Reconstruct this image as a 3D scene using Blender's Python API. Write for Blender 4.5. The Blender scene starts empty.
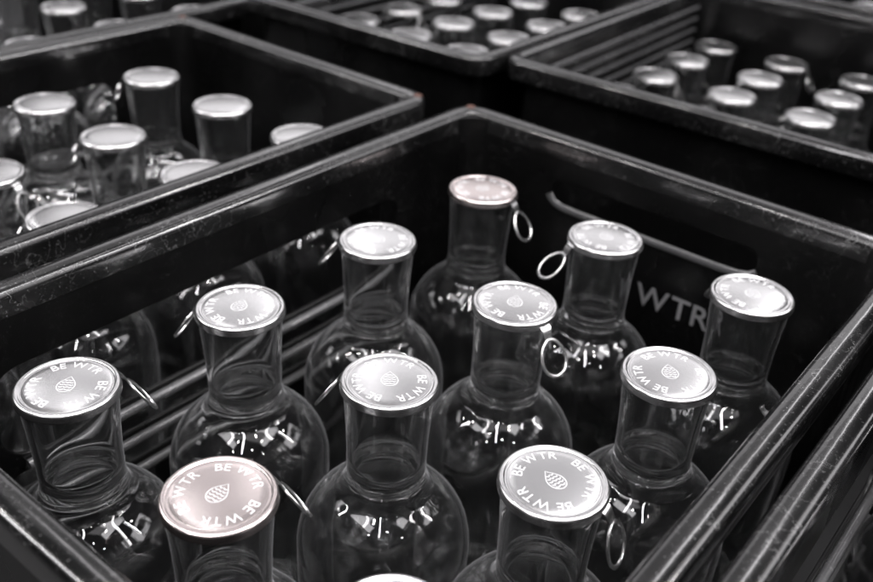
import bpy, bmesh, math, random
from mathutils import Vector, Matrix
random.seed(7)
scene=bpy.context.scene
COL=scene.collection
# ---------------------------------------------------------------- materials
def newmat(name):
    m=bpy.data.materials.new(name); m.use_nodes=True
    nt=m.node_tree; b=nt.nodes["Principled BSDF"]; return m,nt,b
def N(nt,t,**k):
    n=nt.nodes.new(t)
    for a,v in k.items(): setattr(n,a,v)
    return n
def plastic(name,base=0.012,wear=0.10,rough=0.28,coat=0.0,bump=.2,ior=1.55,patch=(.44,.58)):
    m,nt,b=newmat(name); L=nt.links.new
    tc=N(nt,"ShaderNodeTexCoord")
    mp=N(nt,"ShaderNodeMapping"); L(tc.outputs["Object"],mp.inputs[0]); mp.inputs["Scale"].default_value=(1,1,1)
    def line(scale,dist,lo,mid,hi):
        ns=N(nt,"ShaderNodeTexNoise"); ns.inputs["Scale"].default_value=scale; ns.inputs["Detail"].default_value=8; ns.inputs["Distortion"].default_value=dist
        L(mp.outputs[0],ns.inputs["Vector"])
        r1=N(nt,"ShaderNodeValToRGB"); r1.color_ramp.elements[0].position=lo; r1.color_ramp.elements[0].color=(0,0,0,1)
        r1.color_ramp.elements[1].position=mid; r1.color_ramp.elements[1].color=(1,1,1,1)
        e=r1.color_ramp.elements.new(hi); e.color=(0,0,0,1)
        L(ns.outputs[0],r1.inputs[0]); return r1
    r1=line(70,.6,.4965,.5,.5040)
    nb=N(nt,"ShaderNodeTexNoise"); nb.inputs["Scale"].default_value=14; nb.inputs["Detail"].default_value=5
    L(mp.outputs[0],nb.inputs["Vector"])
    r2=N(nt,"ShaderNodeValToRGB"); r2.color_ramp.elements[0].position=patch[0]; r2.color_ramp.elements[1].position=patch[1]
    L(nb.outputs[0],r2.inputs[0])
    mul=N(nt,"ShaderNodeMath",operation='MULTIPLY'); L(r1.outputs[0],mul.inputs[0]); L(r2.outputs[0],mul.inputs[1])
    sp=N(nt,"ShaderNodeTexNoise"); sp.inputs["Scale"].default_value=700; sp.inputs["Detail"].default_value=3
    L(mp.outputs[0],sp.inputs["Vector"])
    r3=N(nt,"ShaderNodeValToRGB"); r3.color_ramp.elements[0].position=.64; r3.color_ramp.elements[1].position=.75
    L(sp.outputs[0],r3.inputs[0])
    m2=N(nt,"ShaderNodeMath",operation='MULTIPLY'); L(r3.outputs[0],m2.inputs[0]); m2.inputs[1].default_value=.5
    add=N(nt,"ShaderNodeMath",operation='ADD',use_clamp=True); L(mul.outputs[0],add.inputs[0]); L(m2.outputs[0],add.inputs[1])
    m3=N(nt,"ShaderNodeMath",operation='MULTIPLY_ADD',use_clamp=True); L(r2.outputs[0],m3.inputs[0]); m3.inputs[1].default_value=.025; L(add.outputs[0],m3.inputs[2])
    mix=N(nt,"ShaderNodeMix",data_type='RGBA'); L(m3.outputs[0],mix.inputs[0])
    mix.inputs[6].default_value=(base,base,base*1.03,1); mix.inputs[7].default_value=(wear,wear,wear,1)
    L(mix.outputs[2],b.inputs["Base Color"])
    mr=N(nt,"ShaderNodeMapRange"); L(nb.outputs[0],mr.inputs[0]); mr.inputs[1].default_value=.3; mr.inputs[2].default_value=.7
    mr.inputs[3].default_value=rough-.07; mr.inputs[4].default_value=rough+.10
    L(mr.outputs[0],b.inputs["Roughness"])
    b.inputs["IOR"].default_value=ior
    b.inputs["Coat Weight"].default_value=coat; b.inputs["Coat Roughness"].default_value=.08
    bp=N(nt,"ShaderNodeBump"); bp.inputs["Strength"].default_value=bump; bp.inputs["Distance"].default_value=.0006
    n4=N(nt,"ShaderNodeTexNoise"); n4.inputs["Scale"].default_value=90; n4.inputs["Detail"].default_value=6
    L(mp.outputs[0],n4.inputs["Vector"]); L(n4.outputs[0],bp.inputs["Height"]); L(bp.outputs[0],b.inputs["Normal"]); L(bp.outputs[0],b.inputs["Coat Normal"])
    return m
M_RIM=plastic("worn_black_plastic",.004,.20,.22,.8,.20,1.5)
M_WALL=plastic("black_plastic",.0025,.03,.30,0,.15,1.38)
M_BAR=plastic("lightened_scuffed_plastic",.07,.25,.24,.6)  # scuffs, with base lightened in place of reflected light on the handle lip
M_RIB=plastic("glossy_black_rib_plastic",.05,.30,.20,.9)
def metal(name,col,rough=.24,amp=.02):
    m,nt,b=newmat(name); L=nt.links.new
    b.inputs["Metallic"].default_value=1; b.inputs["Base Color"].default_value=(*col,1)
    tc=N(nt,"ShaderNodeTexCoord"); n=N(nt,"ShaderNodeTexNoise"); n.inputs["Scale"].default_value=50; n.inputs["Detail"].default_value=4
    L(tc.outputs["Object"],n.inputs["Vector"])
    mr=N(nt,"ShaderNodeMapRange"); L(n.outputs[0],mr.inputs[0]); mr.inputs[3].default_value=rough-amp; mr.inputs[4].default_value=rough+amp
    L(mr.outputs[0],b.inputs["Roughness"])
    return m
M_CAP=metal("satin_aluminium",(.82,.815,.82),.26)
M_CAPR=metal("rose_reflection_aluminium",(.84,.75,.735),.26)  # pink reflection put into the base colour
M_RING=metal("bright_steel",(.9,.9,.9),.25)
m,nt,b=newmat("grey_print"); b.inputs["Base Color"].default_value=(.66,.66,.67,1); b.inputs["Roughness"].default_value=.5; b.inputs["Metallic"].default_value=.0; M_PRINT=m
m,nt,b=newmat("wall_lettering_paint"); b.inputs["Base Color"].default_value=(.17,.17,.175,1); b.inputs["Roughness"].default_value=.5; M_LET=m
m,nt,b=newmat("clear_glass"); L=nt.links.new
b.inputs["Base Color"].default_value=(.99,.995,.995,1); b.inputs["Roughness"].default_value=0
b.inputs["Transmission Weight"].default_value=1; b.inputs["IOR"].default_value=1.58; M_GLASS=m
# slight waviness of moulded glass
tc=N(nt,"ShaderNodeTexCoord"); n=N(nt,"ShaderNodeTexNoise"); n.inputs["Scale"].default_value=40; n.inputs["Detail"].default_value=1
L(tc.outputs["Object"],n.inputs["Vector"]); bp=N(nt,"ShaderNodeBump"); bp.inputs["Strength"].default_value=.30; bp.inputs["Distance"].default_value=.0014
L(n.outputs[0],bp.inputs["Height"]); L(bp.outputs[0],b.inputs["Normal"])
# faint film, plus bright edge highlights painted where the glass is seen edge-on
df=N(nt,"ShaderNodeBsdfDiffuse"); df.inputs[0].default_value=(.8,.81,.83,1)
lw=N(nt,"ShaderNodeLayerWeight"); lw.inputs[0].default_value=.35
pw=N(nt,"ShaderNodeMath",operation='POWER'); L(lw.outputs["Facing"],pw.inputs[0]); pw.inputs[1].default_value=5
ma=N(nt,"ShaderNodeMath",operation='MULTIPLY_ADD'); L(pw.outputs[0],ma.inputs[0]); ma.inputs[1].default_value=.46; ma.inputs[2].default_value=.004
ms=N(nt,"ShaderNodeMixShader"); L(ma.outputs[0],ms.inputs[0]); L(b.outputs[0],ms.inputs[1]); L(df.outputs[0],ms.inputs[2])
L(ms.outputs[0],nt.nodes["Material Output"].inputs["Surface"])
m,nt,b=newmat("dark_concrete"); L=nt.links.new
n=N(nt,"ShaderNodeTexNoise"); n.inputs["Scale"].default_value=8; n.inputs["Detail"].default_value=8
r=N(nt,"ShaderNodeValToRGB"); r.color_ramp.elements[0].color=(.006,.006,.007,1); r.color_ramp.elements[1].color=(.02,.02,.02,1)
L(n.outputs[0],r.inputs[0]); L(r.outputs[0],b.inputs["Base Color"]); b.inputs["Roughness"].default_value=.6; M_FLOOR=m
m,nt,b=newmat("rivet_brown"); b.inputs["Base Color"].default_value=(.08,.035,.025,1); b.inputs["Roughness"].default_value=.6; M_RIV=m
# ---------------------------------------------------------------- helpers
def obj(name,me,mat=None,parent=None,loc=None):
    o=bpy.data.objects.new(name,me); COL.objects.link(o)
    if mat and me and not me.materials: me.materials.append(mat)
    if parent: o.parent=parent
    if loc: o.location=loc
    return o
def smooth(me,ang=40):
    for f in me.polygons: f.use_smooth=True
    try: me.set_sharp_from_angle(angle=math.radians(ang))
    except Exception: pass
def revolve(name,prof,seg=64,ang=40,closed=False):
    vs=[];fs=[];rings=[]
    for r,z in prof:
        if r<1e-7: rings.append([len(vs)]); vs.append((0,0,z))
        else:
            rings.append(list(range(len(vs),len(vs)+seg)))
            vs+= [(r*math.cos(2*math.pi*i/seg),r*math.sin(2*math.pi*i/seg),z) for i in range(seg)]
    for a,b_ in zip(rings,rings[1:]):
        for i in range(seg):
            j=(i+1)%seg
            if len(a)==1 and len(b_)==1: continue
            if len(a)==1: fs.append((a[0],b_[j],b_[i]))
            elif len(b_)==1: fs.append((a[i],a[j],b_[0]))
            else: fs.append((a[i],a[j],b_[j],b_[i]))
    me=bpy.data.meshes.new(name); me.from_pydata(vs,[],fs); me.update()
    bm=bmesh.new(); bm.from_mesh(me); bmesh.ops.recalc_face_normals(bm,faces=bm.faces); bm.to_mesh(me); bm.free()
    smooth(me,ang); return me
def curve_to_mesh(cu,name):
    o=bpy.data.objects.new("tmp",cu); COL.objects.link(o)
    dg=bpy.context.evaluated_depsgraph_get(); me=bpy.data.meshes.new_from_object(o.evaluated_get(dg)); me.name=name
    bpy.data.objects.remove(o); me.materials.clear(); return me
def tube(name,pts,rad,cyclic=False,res=4):
    cu=bpy.data.curves.new(name,'CURVE'); cu.dimensions='3D'; cu.bevel_depth=rad; cu.bevel_resolution=res; cu.use_fill_caps=True
    s=cu.splines.new('POLY'); s.points.add(len(pts)-1)
    for p,q in zip(s.points,pts): p.co=(*q,1)
    s.use_cyclic_u=cyclic
    me=curve_to_mesh(cu,name); smooth(me,60); return me
def join(name,mes):
    bm=bmesh.new()
    for me in mes:
        bm.from_mesh(me)
    out=bpy.data.meshes.new(name); bm.to_mesh(out); bm.free(); return out
# ---------------------------------------------------------------- bottle meshes (origin at bottle base, height H)
H=.222
def catmull(pts,n=8):
    out=[]
    P=[pts[0]]+pts+[pts[-1]]
    for i in range(1,len(P)-2):
        p0,p1,p2,p3=[Vector(q) for q in P[i-1:i+3]]
        for k in range(n):
            t=k/n
            v=.5*((2*p1)+(-p0+p2)*t+(2*p0-5*p1+4*p2-p3)*t*t+(-p0+3*p1-3*p2+p3)*t**3)
            out.append((v.x,v.y))
    out.append(tuple(pts[-1])); return out
def glass_mesh(name,R,neckr=.0212):
    nr=neckr-.0022; zn=-.0490
    out=[]
    for i in range(15):
        t=i/14; s=t*t*(3-2*t)
        out.append((neckr+(nr-neckr)*(.45*s+.55*min(1,t*1.25)*(2-min(1,t*1.25))),-.0025+(zn+.0025)*t))
    zc=-.0985; ry=R*.98
    a0=math.asin(min(.999,(nr+.0048)/R)); zt=zc+ry*math.cos(a0)
    p0=Vector((nr,zn)); p1=Vector((nr+.0048,zt)); m0=Vector((0,-1))*abs(zt-zn)*1.3; tg=Vector((math.cos(a0)*R,-math.sin(a0)*ry)).normalized(); m1=tg*.0085
    fil=[]
    for i in range(1,11):
        t=i/10; h00=2*t**3-3*t*t+1;h10=t**3-2*t*t+t;h01=-2*t**3+3*t*t;h11=t**3-t*t
        v=h00*p0+h10*m0+h01*p1+h11*m1; fil.append((v.x,v.y))
    arc=[(R*math.sin(a),zc+ry*math.cos(a)) for a in [a0+(math.pi/2-a0)*i/22 for i in range(1,23)]]
    low=catmull([(R,zc),(R*.995,-.118),(R*.965,-.150),(R*.93,-.185),(R*.90,-.205),(R*.84,-.216),(R*.72,-.2205)],5)[1:]
    outer=out+fil+arc+low
    bot=[(R*.62,-.2208),(R*.45,-.2185),(0,-.2160)]
    w=.0026
    inner=[]
    pts=[p for p in outer if p[1]>-.214]
    for i,pnt in enumerate(pts):
        a=pts[max(0,i-1)]; b2=pts[min(len(pts)-1,i+1)]
        t=Vector((b2[0]-a[0],b2[1]-a[1])); t.normalize(); nn=Vector((t.y,-t.x))
        if nn.x>0: nn=-nn
        ww=w+ (.0034*math.exp(-((pnt[1]-zn+.003)/.0030)**2))
        inner.append((max(.001,pnt[0]+nn.x*ww),pnt[1]+nn.y*ww))
    innb=[(R*.70,-.2125),(R*.4,-.2105),(0,-.2090)]
    prof=innb[::-1]+inner[::-1]+[(neckr-.0012,-.0022)]+outer+bot
    prof=[(r,z+H) for r,z in prof]
    return revolve(name,prof,96,60)
ME_GLASS=glass_mesh("glass_body",.0432)
ME_GLASS_S=glass_mesh("glass_body_small",.0352,.0208)
def dome(r): return -.00060*(r/.0172)**2
cp=[(0,0)]+[(.0172*i/8,dome(.0172*i/8)) for i in range(1,9)]+[(.0186,-.0009),(.0194,-.0011),(.0201,-.0007),(.0208,-.0002),(.0216,-.0004),(.0222,-.0009),(.0225,-.0017),(.0225,-.0036),(.0227,-.0041),(.0225,-.0046),(.0220,-.0046),(.0217,-.0041),(.0217,-.0022),(.0205,-.0018),(0,-.0018)]
ME_CAP=revolve("cap",cp,72,50)
def strip(pts,w,th=.0005):
    bm=bmesh.new(); prev=None
    n=len(pts)
    for i,(x,z) in enumerate(pts):
        a=pts[max(0,i-1)];b2=pts[min(n-1,i+1)]
        t=Vector((b2[0]-a[0],b2[1]-a[1])).normalized(); nn=Vector((-t.y,t.x))*th/2
        ww=w(i/(n-1))/2
        r=[bm.verts.new((x+nn.x,-ww,z+nn.y)),bm.verts.new((x+nn.x,ww,z+nn.y)),bm.verts.new((x-nn.x,ww,z-nn.y)),bm.verts.new((x-nn.x,-ww,z-nn.y))]
        if prev:
            for k in range(4): bm.faces.new((prev[k],prev[(k+1)%4],r[(k+1)%4],r[k]))
        else: bm.faces.new(r)
        prev=r
    bm.faces.new(prev[::-1])
    bmesh.ops.recalc_face_normals(bm,faces=bm.faces)
    me=bpy.data.meshes.new("strip"); bm.to_mesh(me); bm.free(); smooth(me,40); return me
def ring_mesh(name,slope,ry=.0088,rs=.0104,k_=.82,wr=.00072):
    sp=catmull([(.0222,-.0032),(.0236,-.0042),(.0250,-.0062),(.0262,-.0090)],4)
    st=strip(sp,lambda t:.0066-.0022*t)
    d=Vector((math.cos(slope),0,-math.sin(slope)))
    c=Vector((.0260,0,-.0085))+d*(rs)
    bm=bmesh.new(); nrm=Vector((math.sin(slope),0,math.cos(slope)))*.0003
    seg=44; prev=[]
    for i in range(seg):
        a=2*math.pi*i/seg
        def P(k): return c+d*(-math.cos(a)*rs*k)+Vector((0,math.sin(a)*ry*k*(1-.12*math.cos(a)),0))
        o_,i_=P(1.0),P(k_)
        prev.append([bm.verts.new(o_+nrm),bm.verts.new(i_+nrm),bm.verts.new(i_-nrm),bm.verts.new(o_-nrm)])
    for i in range(seg):
        a,b2=prev[i],prev[(i+1)%seg]
        for k in range(4): bm.faces.new((a[k],b2[k],b2[(k+1)%4],a[(k+1)%4]))
    bmesh.ops.recalc_face_normals(bm,faces=bm.faces)
    me=bpy.data.meshes.new("r"); bm.to_mesh(me); bm.free()
    kk=(1+k_)/2
    pts=[c+d*(-math.cos(a)*rs*kk)+Vector((0,math.sin(a)*ry*kk*(1-.12*math.cos(a)),0)) for a in [2*math.pi*i/44 for i in range(44)]]
    return join(name,[st,me,tube("r",pts,wr,True,3)])
ME_RINGS=[ring_mesh("pull_ring_a",math.radians(58)),ring_mesh("pull_ring_b",math.radians(72)),ring_mesh("pull_ring_c",math.radians(44)),
          ring_mesh("pull_ring_thin",math.radians(66),.0075,.009,.9,.0004)]
for me in ME_RINGS: me.materials.append(M_RING)
def glyph(ch,size,off=0.0):
    cu=bpy.data.curves.new("g",'FONT'); cu.body=ch; cu.size=size; cu.offset=off; cu.extrude=.00004
    return curve_to_mesh(cu,"g")
def printed(name):
    parts=[]
    size=.0062; rb=.0128; off=-.00001
    adv={}
    for ch in "BEWTR":
        g=glyph(ch,size,off); xs=[v.co.x for v in g.vertices]; adv[ch]=(max(xs)-min(xs),min(xs))
    gap=.0007; sp_=.0016; word=["B","E"," ","W","T","R"]
    tot=sum(sp_ if c==" " else adv[c][0]+gap for c in word)-gap
    for rep in range(3):
        x=-tot/2
        for c in word:
            if c==" ": x+=sp_; continue
            w,mn=adv[c]; mid=x+w/2
            g=glyph(c,size,off)
            ang=math.radians(120*rep)-mid/(rb+.0014)
            g.transform(Matrix.Rotation(ang,4,'Z')@Matrix.Translation((0,rb,0))@Matrix.Translation((-mn-w/2,0,0)))
            parts.append(g); x+=w+gap
    bm=bmesh.new()
    L=.0114; W=.0038
    def half(t):
        if t<=0 or t>=1: return 0
        if t<.60: return W*math.sin(math.pi/2*(t/.60))**1.15
        return W*math.sqrt(max(0,1-((t-.60)/.40)**2))
    K=5
    for k in range(K):
        t0=.26+k*.145; y=L/2-t0*L; w=half(min(.97,t0))*.82
        nseg=2 if k<1 else (3 if k<4 else 2)
        for s_ in range(nseg):
            u0=-w+2*w*s_/nseg+.00012; u1=-w+2*w*(s_+1)/nseg-.00012
            n=6; th=.00056; row=[]
            for i in range(n+1):
                q=i/n; u=u0+(u1-u0)*q; yy=y-.0006*math.sin(math.pi*q)+.0003
                row.append((bm.verts.new((u,yy-th/2,.00004)),bm.verts.new((u,yy+th/2,.00004))))
            for a,c in zip(row,row[1:]): bm.faces.new((a[0],c[0],c[1],a[1]))
    n=30; out=[(half(i/n),L/2-L*i/n) for i in range(n+1)]+[(-half(i/n),L/2-L*i/n) for i in range(n-1,0,-1)]
    va=[bm.verts.new((x*1.05,y*1.025,.00004)) for x,y in out]; vb=[bm.verts.new((x*.94,y*.96,.00004)) for x,y in out]
    for i in range(len(out)):
        j=(i+1)%len(out); bm.faces.new((va[i],va[j],vb[j],vb[i]))
    bmesh.ops.recalc_face_normals(bm,faces=bm.faces)
    me=bpy.data.meshes.new("emb"); bm.to_mesh(me); bm.free()
    parts.append(me)
    o=join(name,parts)
    for v in o.vertices:
        v.co.z+= dome(min(.0172,math.hypot(v.co.x,v.co.y)))+.00005
    return o
ME_PRINT=printed("printed_mark"); ME_PRINT.materials.append(M_PRINT)

def bottle(x,y,ztop,az=217,pr=127,kind=0,tilt=(0,0),rose=False,small=False,far=False,group="capped bottles standing in crates",label=None):
    e=bpy.data.objects.new("bottle",None); e.empty_display_size=.03; COL.objects.link(e)
    e.location=(x,y,ztop-H); e.rotation_euler=(math.radians(tilt[0]),math.radians(tilt[1]),0)
    gb=obj("glass_body",ME_GLASS_S if small else ME_GLASS,M_GLASS,e)
    gb.rotation_euler=(0,0,(x*37.1+y*53.7)%6.28)
    cm=ME_CAP_R if rose else ME_CAP
    c=obj("cap",cm,M_CAP,e,(0,0,H))
    if not far:
        q=obj("printed_mark",ME_PRINT,M_PRINT,c); q.rotation_euler=(0,0,math.radians(pr-90))
    if az is not None:
        g=obj("pull_ring",ME_RINGS[kind],M_RING,c); g.rotation_euler=(0,0,math.radians(az))
    e["category"]="bottle"; e["group"]=group
    if label is None:
        label=("clear glass bottle with pull ring and metal cap painted with a pink reflection" if rose else
           ("small clear glass bottle with silver cap in ribbed black crate" if small else "clear round-shouldered glass bottle with silver pull-ring cap in crate"))
    e["label"]=label
    return e
ME_CAP_R=ME_CAP.copy(); ME_CAP_R.name="cap_rose"; ME_CAP_R.materials.clear(); ME_CAP_R.materials.append(M_CAPR)
ME_CAP.materials.append(M_CAP)
# ---------------------------------------------------------------- crate
def rrect(x0,x1,y0,y1,r,n=8):
    pts=[]
    for cx,cy,a0 in ((x1-r,y0+r,-90),(x1-r,y1-r,0),(x0+r,y1-r,90),(x0+r,y0+r,180)):
        for i in range(n+1):
            a=math.radians(a0+90*i/n); pts.append((cx+r*math.cos(a),cy+r*math.sin(a),math.cos(a),math.sin(a)))
    return pts
def sweep(name,path,prof,z0):
    bm=bmesh.new(); rings=[]
    for x,y,nx,ny in path:
        rings.append([bm.verts.new((x-nx*o,y-ny*o,z0+z)) for o,z in prof])
    n=len(prof)
    for i in range(len(rings)):
        a=rings[i]; b_=rings[(i+1)%len(rings)]
        for k in range(n): bm.faces.new((a[k],b_[k],b_[(k+1)%n],a[(k+1)%n]))
    bmesh.ops.recalc_face_normals(bm,faces=bm.faces)
    me=bpy.data.meshes.new(name); bm.to_mesh(me); bm.free(); smooth(me,50); return me
def arcp(cx,cz,r,a0,a1,n=5): return [(cx+r*math.cos(math.radians(a0+(a1-a0)*i/n)),cz+r*math.sin(math.radians(a0+(a1-a0)*i/n))) for i in range(n+1)]
def panel(name,w0,w1,z0,z1,holes,th=.0026,bev=.0007):
    cu=bpy.data.curves.new(name,'CURVE'); cu.dimensions='2D'; cu.fill_mode='BOTH'; cu.extrude=th/2-bev; cu.bevel_depth=bev; cu.bevel_resolution=2
    def sp(pts):
        s=cu.splines.new('POLY'); s.points.add(len(pts)-1)
        for p,q in zip(s.points,pts): p.co=(q[0],q[1],0,1)
        s.use_cyclic_u=True
    sp([(w0,z0),(w1,z0),(w1,z1),(w0,z1)])
    for (a,b_,c,d,r) in holes:
        sp([(p[0],p[1]) for p in rrect(a,b_,c,d,r,7)][::-1])
    me=curve_to_mesh(cu,name); smooth(me,35); return me
def crate(x0,x1,y0,y1,zt,zb,style=1,rot=0,label="",letters=False,rw=.014):
    cx,cy=(x0+x1)/2,(y0+y1)/2
    e=bpy.data.objects.new("crate",None); COL.objects.link(e); e.location=(cx,cy,zb); e.rotation_euler=(0,0,math.radians(rot))
    e["category"]="crate"; e["label"]=label; e["group"]="black plastic bottle crates"
    hx,hy=(x1-x0)/2,(y1-y0)/2; T=zt-zb
    R_=.020
    path=rrect(-hx,hx,-hy,hy,R_,10)
    prof=[(.0004,-.016),(0,-.014)]+arcp(.0042,-.0042,.0042,180,90)+[(rw*.5,.0004)]+arcp(rw-.0042,-.0042,.0042,90,0)+[(rw,-.013),(rw-.0020,-.0135),(rw-.0020,-.0062),(rw-.005,-.003),(.005,-.003),(.0022,-.006),(.0022,-.016)]
    obj("rim",sweep("rim",path,prof,T),M_RIM,e)
    ins=rw-.0016
    wx=hx-ins; wy=hy-ins; r=R_-ins+.012
    def U(z): return z+T
    def holes_x(half,s):
        if style==1:
            a,b_=-half+.045,half-.078
            if s<0:
                hs=[(a,b_,U(-.093),U(-.040),.016)]
                for z1,z0 in ((-.102,-.114),(-.123,-.135),(-.144,-.20)): hs.append((a+.002,b_-.002,U(z0),U(z1),.004))
                return hs
            return [(-half+.030,half-.032,U(-.185),U(-.036),.016)]
        return []
    for s in (-1,1):
        hs=holes_x(wy,s)
        me=panel("wall",-wy+r,wy-r,0.002,U(-.003),hs)
        me.transform(Matrix(((0,0,1,s*wx),(1,0,0,0),(0,1,0,0),(0,0,0,1))))
        obj("wall",me,M_WALL,e)
        if style==1 and s<0:
            for zc in (-.0975,-.1185,-.1395):
                obj("rail",tube("rail",[(s*(wx-.0034),-wy+.055,U(zc)),(s*(wx-.0034),wy-.075,U(zc))],.0030,False,3),M_BAR,e)
        if style==2 and s<0:
            for k in range(6):
                zc=-.0200-.0125*k
                obj("rib",tube("rib",[(s*(wx-.0026),-wy+.015,U(zc)),(s*(wx-.0026),wy-.022,U(zc))],.0027,False,3),M_RIB,e)
    for s in (-1,1):
        hs=[(-.075,.075,U(-.0475),U(-.028),.009)] if (letters and s>0) else []
        me=panel("wall",-wx+r,wx-r,0.002,U(-.003),hs)
        me.transform(Matrix(((1,0,0,0),(0,0,1,s*wy),(0,1,0,0),(0,0,0,1))))
        obj("wall",me,M_WALL,e)
        if hs:
            pts=[(-.0765,0,U(-.0405)),(-.0745,0,U(-.0435)),(-.071,0,U(-.0462)),(-.065,0,U(-.0478)),(-.05,0,U(-.0483)),(.05,0,U(-.0483)),(.064,0,U(-.0478)),(.071,0,U(-.0462)),(.0755,0,U(-.043))]
            tb=tube("l",pts,.0028,False,4)
            tb.transform(Matrix.Translation((0,s*(wy-.0016),0))@Matrix.Diagonal((1,.55,1,1)))
            obj("handle_lip",tb,M_BAR,e)
    full=rrect(-wx-.0013,wx+.0013,-wy-.0013,wy+.0013,r+.0013,8)
    for q in range(4):
        seg=full[q*9:(q+1)*9]
        bm=bmesh.new(); pr=None
        for x,y,nx,ny in seg:
            rr=[bm.verts.new((x,y,0.002)),bm.verts.new((x,y,U(-.003))),bm.verts.new((x-nx*.0026,y-ny*.0026,U(-.003))),bm.verts.new((x-nx*.0026,y-ny*.0026,0.002))]
            if pr:
                for k in range(4): bm.faces.new((pr[k],rr[k],rr[(k+1)%4],pr[(k+1)%4]))
            pr=rr
        bmesh.ops.recalc_face_normals(bm,faces=bm.faces)
        me=bpy.data.meshes.new("post"); bm.to_mesh(me); bm.free(); smooth(me)
        obj("corner_post",me,M_WALL,e)
    bm=bmesh.new(); bmesh.ops.create_cube(bm,size=1); bmesh.ops.scale(bm,verts=bm.verts,vec=(2*wx,2*wy,.003)); bmesh.ops.translate(bm,verts=bm.verts,vec=(0,0,.0018))
    me=bpy.data.meshes.new("base"); bm.to_mesh(me); bm.free()
    obj("base",me,M_WALL,e)
    for sx,sy in ((-1,1),(1,1)):
        me=revolve("rivet",[(0,.0004),(.0018,.0004),(.0026,.0009),(.0032,.0006),(.0036,0)],20)
        obj("rivet",me,M_RIV,e,(sx*(hx-.0095),sy*(hy-.0095),T))
    if letters:
        ps=[];x=0
        for c in "WTR":
            g=glyph(c,.0225,.0002); xs=[v.co.x for v in g.vertices]
            g.transform(Matrix.Translation((x-min(xs),0,0))); x+=max(xs)-min(xs)+.0020; ps.append(g)
        me=join("lettering",ps)
        me.transform(Matrix(((1,0,0,0),(0,0,-1,wy-.0017),(0,1,0,0),(0,0,0,1))))
        obj("lettering",me,M_LET,e,(.0915-cx,0,U(-.0955)))
    return e
ZB=-.232
crate(-.071,.2525,-.067,.373,.022,ZB,1,0,"black plastic crate with white lettering holding twelve glass bottles",True)
crate(-.402,-.104,-.045,.376,.016,ZB,1,0,"scratched black plastic crate of silver-capped glass bottles",False)
crate(.2610,.585,-.067,.373,.022,ZB,1,0,"glossy black plastic crate with scuffed rounded rim",False)
crate(-.127,.222,.486,.905,.022,ZB,2,2.0,"black ribbed plastic crate with small silver-capped bottles",False)
crate(-.420,-.1275,.455,.870,.022,ZB,2,1.0,"black ribbed crate of small bottles beside another crate",False)
crate(-.760,-.428,.03,.50,.008,ZB,1,0,"black plastic crate standing in a dark row of crates",False)
crate(.245,.59,.50,.92,.022,ZB,2,1.0,"black ribbed crate at the end of a row",False)
crate(-.80,-.455,.55,.95,.022,ZB,2,1.0,"black ribbed crate in a dim storage area",False)
crate(-.13,.22,.935,1.34,.022,ZB,2,2.0,"black ribbed crate of bottles behind another crate",False)
# ---------------------------------------------------------------- bottles
main=[(-.003,.001,75,127,0,0,0,0),(.001,.097,203,120,0,0,0,0),(0,.198,194,140,0,0,0,0),(0,.296,5,100,0,0,0,1),
(.095,0,72,100,0,0,0,1),(.096,.099,194,130,0,0,0,0),(.094,.197,-12,115,0,0,0,0),(.094,.295,238,135,2,0,0,0),
(.1810,.0020,30,127,0,0,0,0),(.186,.097,8,165,1,0,0,0),(.188,.200,127,127,0,0,0,0),(.186,.299,140,110,0,0,0,0)]
for x,y,az,pr,k,tx,ty,ro in main:
    bottle(x,y,0,az,pr,k,(random.uniform(-.8,.8),random.uniform(-.8,.8)),bool(ro))
def raz(p=.4): return random.choice([20,0,217,240,-20]) if random.random()<p else random.choice([110,127,150])
for i,x in enumerate((-.152,-.239,-.327)):
    for j,y in enumerate((.003,.093,.186,.282)):
        az={(1,1):15,(0,2):-10,(2,1):120,(1,3):120}.get((i,j),random.choice([110,127,215]))
        bottle(x+random.uniform(-.001,.0),y+random.uniform(-.001,.002),-.004,az,random.uniform(0,360),3,(random.uniform(-.2,.2),random.uniform(-.3,.3)),far=True)
for x in (-.078,.003,.083,.165):
    for y in (.545,.620,.695,.770,.845):
        bottle(x+random.uniform(-.002,.002),y+random.uniform(-.002,.002),-.028,raz(.3),0,3,(0,0),small=True,far=True)
for x in (-.371,-.298,-.225):
    for y in (.505,.577,.649,.721,.793):
        bottle(x,y+random.uniform(-.0005,.0005),-.016,raz(.3),0,3,(0,0),small=True,far=True)
for x in (-.484,-.576,-.668):
    for y in (.176,.267,.358,.449):
        bottle(x,y,-.010,127,0,3,(0,0),far=True)
for x in (-.52,-.60):
    for y in (.61,.69,.77,.85):
        bottle(x,y,-.02,127,0,3,(0,0),small=True,far=True)
for x in (-.07,.010,.09,.17):
    for y in (1.0,1.08):
        bottle(x,y,-.004,127,0,3,(0,0),small=True,far=True)
for x in (.3205,.415):
    for y in (.075,.170,.266):
        bottle(x,y,0,20,random.uniform(0,360),0,(0,0))
# ---------------------------------------------------------------- floor
bm=bmesh.new(); bmesh.ops.create_grid(bm,x_segments=1,y_segments=1,size=6); me=bpy.data.meshes.new("floor"); bm.to_mesh(me); bm.free()
f=obj("floor",me,M_FLOOR,None,(0,0,ZB-.002)); f["kind"]="structure"
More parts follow.
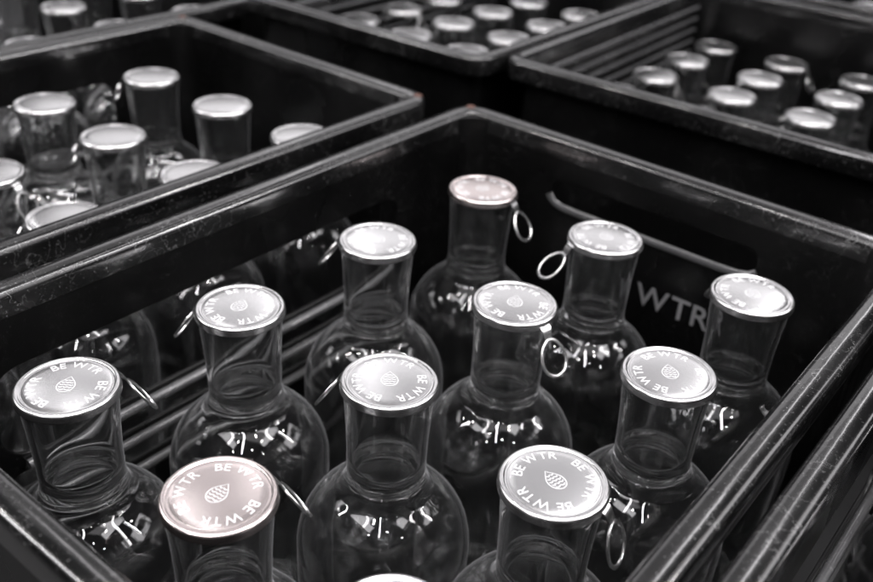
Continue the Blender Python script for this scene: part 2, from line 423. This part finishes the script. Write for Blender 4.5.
# ---------------------------------------------------------------- camera
cam=bpy.data.cameras.new("camera"); co=bpy.data.objects.new("camera",cam); COL.objects.link(co)
yaw,pit,rol=2.21683,.54045,.0692
F=Vector((math.cos(yaw)*math.cos(pit),math.sin(yaw)*math.cos(pit),-math.sin(pit)))
r_=F.cross(Vector((0,0,1))).normalized(); u_=r_.cross(F)
r2=r_*math.cos(rol)+u_*math.sin(rol); u2=-r_*math.sin(rol)+u_*math.cos(rol)
Mx=Matrix((( r2.x,u2.x,-F.x,.31308),(r2.y,u2.y,-F.y,-.15908),(r2.z,u2.z,-F.z,.25205),(0,0,0,1)))
co.matrix_world=Mx
cam.lens=36*932.7/873; cam.sensor_width=36; cam.clip_start=.005; cam.clip_end=60
cam.dof.use_dof=True; cam.dof.focus_distance=.41; cam.dof.aperture_fstop=8.0
scene.camera=co
# ---------------------------------------------------------------- lights
CW=(1,.975,1)
def area(name,loc,target,sx,sy,power,col=CW):
    l=bpy.data.lights.new(name,'AREA'); l.shape='RECTANGLE'; l.size=sx; l.size_y=sy; l.energy=power; l.color=col
    o=bpy.data.objects.new(name,l); COL.objects.link(o); o.location=loc
    d=(Vector(target)-Vector(loc)).normalized(); o.rotation_euler=d.to_track_quat('-Z','Y').to_euler(); return o
fd=Vector((-.602,.798,0)); rd=Vector((.798,.602,0))
def at(f_,r__,z): v=fd*f_+rd*r__; return (v.x,v.y,z)
O=(0,.15,0)
# forward lamps (seen as soft reflections in the caps and rims)
for f_,r__,z,pw in [(3.2,-.3,2.3,2.2),(3.4,2.0,2.3,4.5),(3.4,-2.4,2.3,5),(1.35,-.6,2.3,3.2),(1.25,.9,2.3,7)]:
    area("strip_light",at(f_,r__,z),O,.12,1.6,pw)
area("soft_panel",at(3.0,0,2.6),O,4,1.6,7.5)
area("soft_panel",at(5.0,0,2.3),O,5,1.2,22)  # added panel that brightens the far caps
# overhead, side and rear strips added for sparkle in the glass
for f_,r__,z,pw in [(.3,.5,2.2,15),(-1.2,0,2.2,15),(0,-2.6,2.0,20),(.3,2.6,2.0,20),(-.6,-.5,1.2,5),(-.2,.9,1.1,5)]:
    area("strip_light",at(f_,r__,z),O,.07,1.3,pw)
# unseen panels added to give broad reflections on the glass shoulders
for f_,r__,z,sx,sy,pw in [(-.8,-1.0,2.0,1.5,.4,7),(-.3,1.3,2.1,1.5,.4,7),(.5,2.3,1.2,1.4,.8,10),(.5,-2.2,1.1,1.4,.8,10),(-.3,.1,2.6,2.2,1.6,8)]:
    area("reflection_panel",at(f_,r__,z),O,sx,sy,pw)
for f_,r__,z in ((-.1,-1.5,2.1),(-.6,.6,2.1),(-.3,1.4,1.8),(.3,2.4,1.1),(.2,-2.3,1.1),
   (.12,.3,.95),(-.45,-.1,.9),(0,-.7,.85),(-.2,-.6,1.6),(-.7,.3,.95),(.25,1.0,.85),(.2,-1.1,.75),
   (-.7,0,2.0),(-.3,.45,.85),(.2,-.35,1.1),(-1.3,-.5,1.5),(-1.2,1.0,1.4),(.4,1.8,1.6),(.4,-1.8,1.6)):
    area("sparkle_light",at(f_,r__,z),O,.025*z+.012,.025*z+.012,2.8*(z/2)**2+.12,(1,.97,.95))  # small lights added all round to put glints on the bottles
w=bpy.data.worlds.new("World"); scene.world=w; w.use_nodes=True
w.node_tree.nodes["Background"].inputs[0].default_value=(.88,.85,.95,1); w.node_tree.nodes["Background"].inputs[1].default_value=.022
scene.view_settings.view_transform='Standard'; scene.view_settings.look='None'; scene.view_settings.exposure=0
